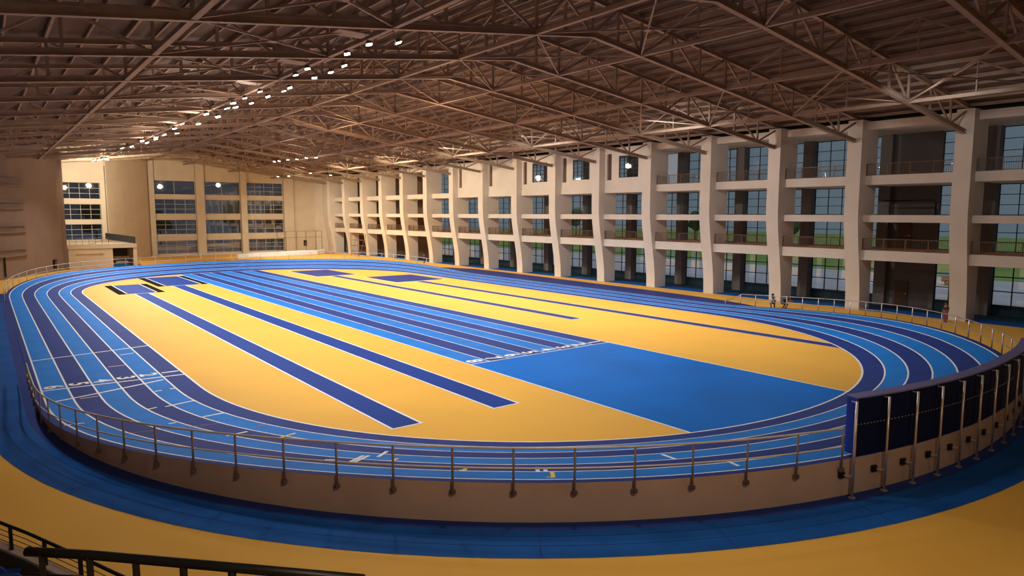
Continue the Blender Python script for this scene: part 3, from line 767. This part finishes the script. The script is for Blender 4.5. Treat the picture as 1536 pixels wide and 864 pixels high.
# ------------------------------------------------------------------ people
def skinned(name, nodes, edges, m, parent, sub=2):
    me = bpy.data.meshes.new(name + '_rig'); me.from_pydata([n[0] for n in nodes], edges, [])
    o = bpy.data.objects.new(name, me); COL.objects.link(o)
    o.modifiers.new('skin', 'SKIN'); s = o.modifiers.new('sub', 'SUBSURF'); s.levels = s.render_levels = sub
    sv = me.skin_vertices[0].data
    for i, n in enumerate(nodes):
        r = n[1]; sv[i].radius = (r, r) if not isinstance(r, tuple) else r; sv[i].use_root = (i == 0)
    bpy.context.view_layer.update(); dg = bpy.context.evaluated_depsgraph_get()
    m2 = bpy.data.meshes.new_from_object(o.evaluated_get(dg)); m2.name = name
    bpy.data.objects.remove(o); bpy.data.meshes.remove(me)
    for p in m2.polygons: p.use_smooth = True
    m2.materials.clear(); m2.materials.append(m)
    o = bpy.data.objects.new(name, m2); COL.objects.link(o); o.parent = parent
    return o
def person(loc, rz, H, J, label, shirt, trousers):
    """J: joints in a unit-height frame facing +x: pelvis chest neck head, l/r elbow hand knee ankle"""
    p = thing('person', loc, label, 'person'); p.rotation_euler.z = rz
    V = lambda k: Vector(J[k]) * H
    nodes = []; edges = []; idx = {}
    def nd(k, v, r, frm=None):
        idx[k] = len(nodes); nodes.append((tuple(v), r * H))
        if frm: edges.append((idx[frm], idx[k]))
    pel, ch, nk, hd = V('pelvis'), V('chest'), V('neck'), V('head')
    nd('pel', pel, .068); nd('waist', (pel + ch) / 2, .06, 'pel'); nd('ch', ch, .075, 'waist'); nd('nk', nk, .03, 'ch')
    up = (hd - nk).normalized()
    nd('jaw', nk + up * .045 * H + Vector((.012, 0, 0)) * H, .042, 'nk'); nd('hd', hd, .056, 'jaw'); nd('top', hd + up * .05 * H, .04, 'hd')
    for s, y in (('l', 1), ('r', -1)):
        sh = ch + Vector((0, .10 * y * H, .02 * H)); el = V('elbow_' + s); ha = V('hand_' + s); kn = V('knee_' + s); an_ = V('ankle_' + s)
        nd('sh' + s, sh, .036, 'ch'); nd('el' + s, el, .024, 'sh' + s); nd('wr' + s, el.lerp(ha, .85), .016, 'el' + s); nd('ha' + s, ha, .018, 'wr' + s)
        d = (ha - el).normalized(); sd = d.cross(Vector((1, 0, .3))).normalized()
        for q, (of, ln) in enumerate(((-.018, .036), (-.006, .042), (.006, .04), (.018, .03))):
            nd('f%s%d' % (s, q), ha + (sd * of + d * ln * .6) * H, .0065, 'ha' + s); nd('g%s%d' % (s, q), ha + (sd * of + d * ln + Vector((.008, 0, -.004))) * H, .0055, 'f%s%d' % (s, q))
        nd('th' + s, ha + (sd * -.026 + d * .01) * H, .007, 'wr' + s)
        hip = pel + Vector((0, .055 * y * H, -.03 * H))
        nd('hip' + s, hip, .055, 'pel'); nd('kn' + s, kn, .036, 'hip' + s); nd('cf' + s, kn.lerp(an_, .4), .034, 'kn' + s); nd('an' + s, an_, .022, 'cf' + s); nd('toe' + s, an_ + Vector((.085, 0, -.018)) * H, .018, 'an' + s)
    body = skinned('body', nodes, edges, SKIN, p)
    bm = bmesh.new(); bm.from_mesh(body.data)
    fw = Vector((1, 0, 0)); fw = (fw - up * fw.dot(up)).normalized(); rt = up.cross(fw)
    def blob(c, r, sz=(1, 1, 1)):
        bmesh.ops.create_uvsphere(bm, u_segments=8, v_segments=6, radius=r * H, matrix=Matrix.Translation(c))
    for y in (-1, 1): blob(hd + fw * .052 * H + rt * .022 * y * H, .007); blob(hd + rt * .058 * y * H, .012)
    blob(hd + fw * .06 * H - up * .015 * H, .009); blob(hd + fw * .053 * H - up * .037 * H, .008)
    bm.to_mesh(body.data); bm.free()
    def sub(name, keys, m, grow):
        ii = {k: j for j, k in enumerate(keys)}; nn = []
        for k in keys: v, r = nodes[idx[k]]; nn.append((v, r * grow))
        inv = {v: k for k, v in idx.items()}
        ee = [(ii[inv[a]], ii[inv[b]]) for a, b in edges if inv[a] in ii and inv[b] in ii]
        return skinned(name, nn, ee, m, p)
    sub('shirt', ['pel', 'waist', 'ch', 'shl', 'ell', 'shr', 'elr'], shirt, 1.16)
    sub('trousers', ['pel', 'hipl', 'knl', 'cfl', 'anl', 'hipr', 'knr', 'cfr', 'anr'], trousers, 1.2)
    mb = MB(); c = hd + up * .02 * H - fw * .014 * H; mb.sphere(c, .064 * H, 12, 8)
    hm = bpy.data.meshes.new('hair'); hm.from_pydata(mb.v, [], mb.f); hm.materials.append(HAIR)
    for q in hm.polygons: q.use_smooth = True
    ho = bpy.data.objects.new('hair', hm); COL.objects.link(ho); ho.parent = p
    for s in ('l', 'r'):
        a = V('ankle_' + s); mb = MB(); mb.loft([[(a.x - .03 * H, a.y - .025 * H, 0), (a.x + .11 * H, a.y - .028 * H, 0), (a.x + .11 * H, a.y + .028 * H, 0), (a.x - .03 * H, a.y + .025 * H, 0)],
                                               [(a.x - .03 * H, a.y - .022 * H, .05 * H), (a.x + .09 * H, a.y - .02 * H, .03 * H), (a.x + .09 * H, a.y + .02 * H, .03 * H), (a.x - .03 * H, a.y + .022 * H, .05 * H)]])
        sm = bpy.data.meshes.new('shoe'); sm.from_pydata(mb.v, [], mb.f); sm.materials.append(BLK); so = bpy.data.objects.new('shoe', sm); COL.objects.link(so); so.parent = p
    return p
STOOP = dict(pelvis=(-.10, 0, .30), chest=(.02, 0, .50), neck=(.07, 0, .585), head=(.11, 0, .655), elbow_l=(.12, .15, .40), elbow_r=(.10, -.15, .39), hand_l=(.24, .10, .44), hand_r=(.24, -.08, .42),
             knee_l=(.12, .09, .26), knee_r=(.11, -.09, .25), ankle_l=(-.02, .08, .035), ankle_r=(-.03, -.08, .035))
REACH = dict(pelvis=(-.10, 0, .33), chest=(.06, 0, .49), neck=(.13, 0, .555), head=(.185, 0, .60), elbow_l=(.20, .14, .42), elbow_r=(.22, -.14, .43), hand_l=(.34, .10, .45), hand_r=(.36, -.09, .46),
             knee_l=(.11, .09, .26), knee_r=(.09, -.09, .26), ankle_l=(-.02, .08, .035), ankle_r=(-.05, -.08, .035))
STAND = dict(pelvis=(0, 0, .53), chest=(.0, 0, .74), neck=(.005, 0, .845), head=(.02, 0, .92), elbow_l=(-.02, .15, .62), elbow_r=(.02, -.15, .62), hand_l=(.05, .14, .47), hand_r=(.10, -.10, .52),
             knee_l=(.03, .07, .28), knee_r=(.02, -.06, .28), ankle_l=(.0, .08, .035), ankle_r=(-.02, -.07, .035))
person((49.75, 30.0, 0), math.radians(200), 1.6, STOOP, 'person in a pale top and dark trousers crouching behind the right railing', C_WH, C_DK)
person((49.95, 29.1, 0), math.radians(-95), 1.6, REACH, 'person in dark clothes crouching with arms reaching along the right railing', C_DK, C_DK)
person((52.6, 18.6, 0), math.radians(150), 1.5, STAND, 'person in a dark top and dusty red trousers standing by the rightmost column', C_MR, C_RD)
person((52.9, 90.0, 0), math.radians(180), 1.5, STAND, 'person in dark clothes standing at a column near the far railing', C_DK, C_MR)

# ------------------------------------------------------------------ spectator stand in the foreground
st = struct('floor_stand', (2, 6, 0))
rp = [(-3.6, 20.6), (-.4, 16.4), (.5, 14.45), (1.1, 13.0), (1.7, 11.5), (2.2, 9.9)]
def off(P, d):
    out = []
    for i, p in enumerate(P):
        a = Vector(P[max(i - 1, 0)]); b = Vector(P[min(i + 1, len(P) - 1)]); n = (b - a).normalized(); out.append((p[0] - n.y * -d * -1 if False else p[0] + n.y * d, p[1] - n.x * d))
    return out
rp = off(rp, .14)
ins = off(rp, .16); ins2 = off(rp, .17)
KZ = 1.43
S = [[(a[0], a[1], 0), (a[0], a[1], KZ), (b[0], b[1], KZ), (b[0], b[1], 0)] for a, b in zip(rp, ins)]
MB().loft(S).build('kerb_wall', CURB, st)
ins3 = off(rp, .19)
S = [[(a[0], a[1], 0), (a[0], a[1], KZ - .03), (b[0], b[1], KZ - .03), (b[0], b[1], 0)] for a, b in zip(ins2, ins3)]
MB().loft(S).build('kerb_lining', STND, st)['label'] = 'dark inner face of the kerb'
S = [[(a[0], a[1], 0), (a[0], a[1], .78), (a[0] - 1.6, a[1] - 1.3, .78), (a[0] - 1.6, a[1] - 1.3, 0)] for a in off(rp, .2)[:6]]
MB().loft(S).build('lower_tread', STND, st)
ra = thing('stand_railing', (.7, 13.9, KZ), 'low black railing with thin cables on the pale kerb at lower left', 'railing')
RA = off(rp, .08)
RAZ = 1.86
MB().tube([(x, y, RAZ) for x, y in RA], .03, 8).build('handrail', BLKM, ra, True)
for zz in (1.53, 1.63, 1.73): MB().tube([(x, y, zz) for x, y in RA], .008, 5).build('cable', BLKM, ra)
LA = path_len([(x, y, 0) for x, y in RA])
s = 4.55
while s < LA[-1]:
    p = at_len([(x, y, 0) for x, y in RA], LA, s); MB().bar((p.x, p.y, KZ), (p.x, p.y, RAZ), .13, .06).build('post', BLKM, ra); s += 1.12
rb = thing('stand_railing', (1, 5.1, 4.0), 'thick black handrail with posts and a middle bar closest to the camera', 'railing')
RB = [(.11, 6.12), (.48, 5.77), (1.12, 5.09), (1.95, 4.20)]
MB().tube([(x, y, 4.96) for x, y in RB], .036, 10).build('handrail', BLKM, rb, True)
MB().tube([(x, y, 4.78) for x, y in RB], .012, 6).build('middle_bar', BLKM, rb, True)
LB = path_len([(x, y, 0) for x, y in RB])
for k in range(7):
    p = at_len([(x, y, 0) for x, y in RB], LB, .12 + k * .385); MB().bar((p.x, p.y, 3.9), (p.x, p.y, 4.95), .075, .04).build('post', BLKM, rb)
MB().loft([[(.0, 6.2, 3.7), (2.1, 4.05, 3.7), (1.7, 3.7, 3.7), (-.5, 5.8, 3.7)], [(.0, 6.2, 3.92), (2.1, 4.05, 3.92), (1.7, 3.7, 3.92), (-.5, 5.8, 3.92)]]).build('upper_tread', STND, st)
MB().loft([[(.0, 6.15, 0), (2.05, 4.05, 0), (1.75, 3.75, 0), (-.45, 5.85, 0)], [(.0, 6.15, 3.7), (2.05, 4.05, 3.7), (1.75, 3.75, 3.7), (-.45, 5.85, 3.7)]]).build('upper_support', STND, st)
def seat(x, y, z, rz, label):
    r = thing('stadium_seat', (x, y, z), label, 'seat', 'blue seats in the stand corner')
    S = []
    for i in range(7):
        t = i / 6; w = .21 * (1 - .25 * abs(2 * t - 1) ** 3); S.append([(x - .02 - .1 * t, y - w, z + .42 + .34 * t), (x + .03 - .1 * t, y - w, z + .42 + .34 * t), (x + .03 - .1 * t, y + w, z + .42 + .34 * t), (x - .02 - .1 * t, y + w, z + .42 + .34 * t)])
    MB().loft(S).build('backrest', SEAT, r, bevel=.02)
    S = [[(x + .02 + .4 * t, y - .2, z + .4), (x + .02 + .4 * t, y + .2, z + .4), (x + .02 + .4 * t, y + .2, z + .45 + .02 * t), (x + .02 + .4 * t, y - .2, z + .45 + .02 * t)] for t in (0, .3, .7, 1)]
    MB().loft(S).build('seat_pan', SEAT, r, bevel=.02)
    MB().box((x + .12, y - .03, z), (x + .2, y + .03, z + .4)).build('support_leg', BLKM, r)
    r.rotation_euler.z = rz
    return r
# second lower tread carries the seats
for k, (x, y) in enumerate(((-.20, 14.12), (.02, 13.67), (.24, 13.22))):
    seat(x, y, .78, math.radians(62), 'blue plastic seat below the pale kerb at lower left, %s from the left' % ORD[k])

# ------------------------------------------------------------------ light
def spot(name, loc, tgt, power, ang, col=(1, .90, .76), blend=.8, rad=.35):
    l = bpy.data.lights.new(name, 'SPOT'); l.energy = power; l.spot_size = math.radians(ang); l.spot_blend = blend; l.shadow_soft_size = rad; l.color = col
    o = bpy.data.objects.new(name, l); COL.objects.link(o); o.location = loc
    o.rotation_euler = (Vector(tgt) - Vector(loc)).to_track_quat('-Z', 'Y').to_euler(); return o
NEU = (1, .965, .91)
for y, ty, pw in ((14, 15, 1500), (26, 27, 5200), (38, 38, 6400), (50, 50, 6300), (62, 62, 6300), (74, 73, 6300), (86, 84, 7000), (101, 94, 8000)):
    spot('flood_and_fill_beam', (13.3, y, 14.1), (15.5, ty, 0), pw, 150, NEU, 1., .8 if y < 40 else .35)
for x, y, pw in ((3, -4, 5200), (22, -5, 400)):
    spot('flood_and_fill_beam', (x, y, 14.0), (x, y + 12, 0), pw, 140, (1, .80, .55), 1., .8)  # unseen fill lamps behind the camera, added to light the foreground
for y, pw in ((22, 3600), (36, 8200), (50, 9500), (64, 8800), (78, 7500), (92, 8000)):
    spot('flood_and_fill_beam', (35.5, y, 14.0), (36, y, 0), pw, 150, NEU, 1., .35)
for x, y, pw in ((40.5, 115, 8500), (41.5, 102, 7000)):
    spot('flood_and_fill_beam', (x, y, 13.6), (46, y + 4, 3), pw, 150, (1, .88, .66), 1., .3)
for y, pw, c in ((16, 1200, NEU), (34, 2600, NEU), (50, 3000, NEU), (64, 5500, (1, .84, .58)), (79, 7500, (1, .82, .54)), (94, 7500, (1, .82, .54))):
    spot('added_facade_wash', (39, y, 13.9), (53, y + 3, 5), pw, 130, c, 1., .3)  # unseen lamps added to brighten the facade, warmer towards the far end
spot('plain_wall_wash', (13.2, 104, 14.2), (15.5, 121, 8), 12500, 130, (1, .84, .58), 1.)
for x, y, pw, c in ((13.4, 44, 260, (1, .78, .58)), (13.4, 55, 520, (1, .78, .58)), (13.4, 65, 520, (1, .78, .58)), (13.2, 76, 560, (1, .78, .58)), (13, 101, 400, (1, .85, .65)), (33, 90, 700, (1, .72, .45)), (41, 108, 350, (1, .75, .5)), (29, 64, 900, (1, .60, .30)), (29, 46, 500, (1, .60, .30))):
    l = bpy.data.lights.new('added_roof_spill', 'POINT'); l.energy = pw; l.color = c; l.shadow_soft_size = .4
    o = bpy.data.objects.new('added_roof_spill', l); COL.objects.link(o); o.location = (x, y, 13.5)  # point lights added to warm the roof; those by the ridge have no fixture
l = bpy.data.lights.new('daylight', 'SUN'); l.energy = 1.3; l.angle = .3; l.color = (1, .97, .93)
o = bpy.data.objects.new('daylight', l); COL.objects.link(o); o.rotation_euler = (math.radians(8), math.radians(-24), 0); o.location = (90, 60, 40)
w = bpy.data.worlds.new('sky'); SC.world = w; w.use_nodes = True
nt = w.node_tree; bg = nt.nodes['Background']
tc = nt.nodes.new('ShaderNodeTexCoord'); sp = nt.nodes.new('ShaderNodeSeparateXYZ'); rp_ = nt.nodes.new('ShaderNodeValToRGB')
rp_.color_ramp.elements[0].position = .0; rp_.color_ramp.elements[0].color = (.52, .55, .58, 1)
rp_.color_ramp.elements[1].position = .5; rp_.color_ramp.elements[1].color = (.32, .40, .50, 1)
nt.links.new(tc.outputs['Generated'], sp.inputs[0]); nt.links.new(sp.outputs['Z'], rp_.inputs['Fac']); nt.links.new(rp_.outputs['Color'], bg.inputs['Color'])
bg.inputs['Strength'].default_value = .42

# ------------------------------------------------------------------ camera
cd = bpy.data.cameras.new('camera'); cam = bpy.data.objects.new('camera', cd); COL.objects.link(cam)
cp, spn = math.cos(PIT), math.sin(PIT); cy, sy = math.cos(YAW), math.sin(YAW)
fwd = Vector((-sy * cp, cy * cp, -spn)); right = Vector((cy, sy, 0)); upv = right.cross(fwd)
r2 = right * math.cos(ROL) + upv * math.sin(ROL); u2 = -right * math.sin(ROL) + upv * math.cos(ROL)
cam.matrix_world = Matrix(((r2.x, u2.x, -fwd.x, CAMP.x), (r2.y, u2.y, -fwd.y, CAMP.y), (r2.z, u2.z, -fwd.z, CAMP.z), (0, 0, 0, 1)))
cd.sensor_width = 36; cd.sensor_fit = 'HORIZONTAL'; cd.lens = 36 * FPX / 1536; cd.clip_end = 600
SC.camera = cam
SC.view_settings.view_transform = 'Standard'; SC.view_settings.look = 'None'; SC.view_settings.gamma = 1; SC.view_settings.use_curve_mapping = False
SC.view_settings.exposure = 0.
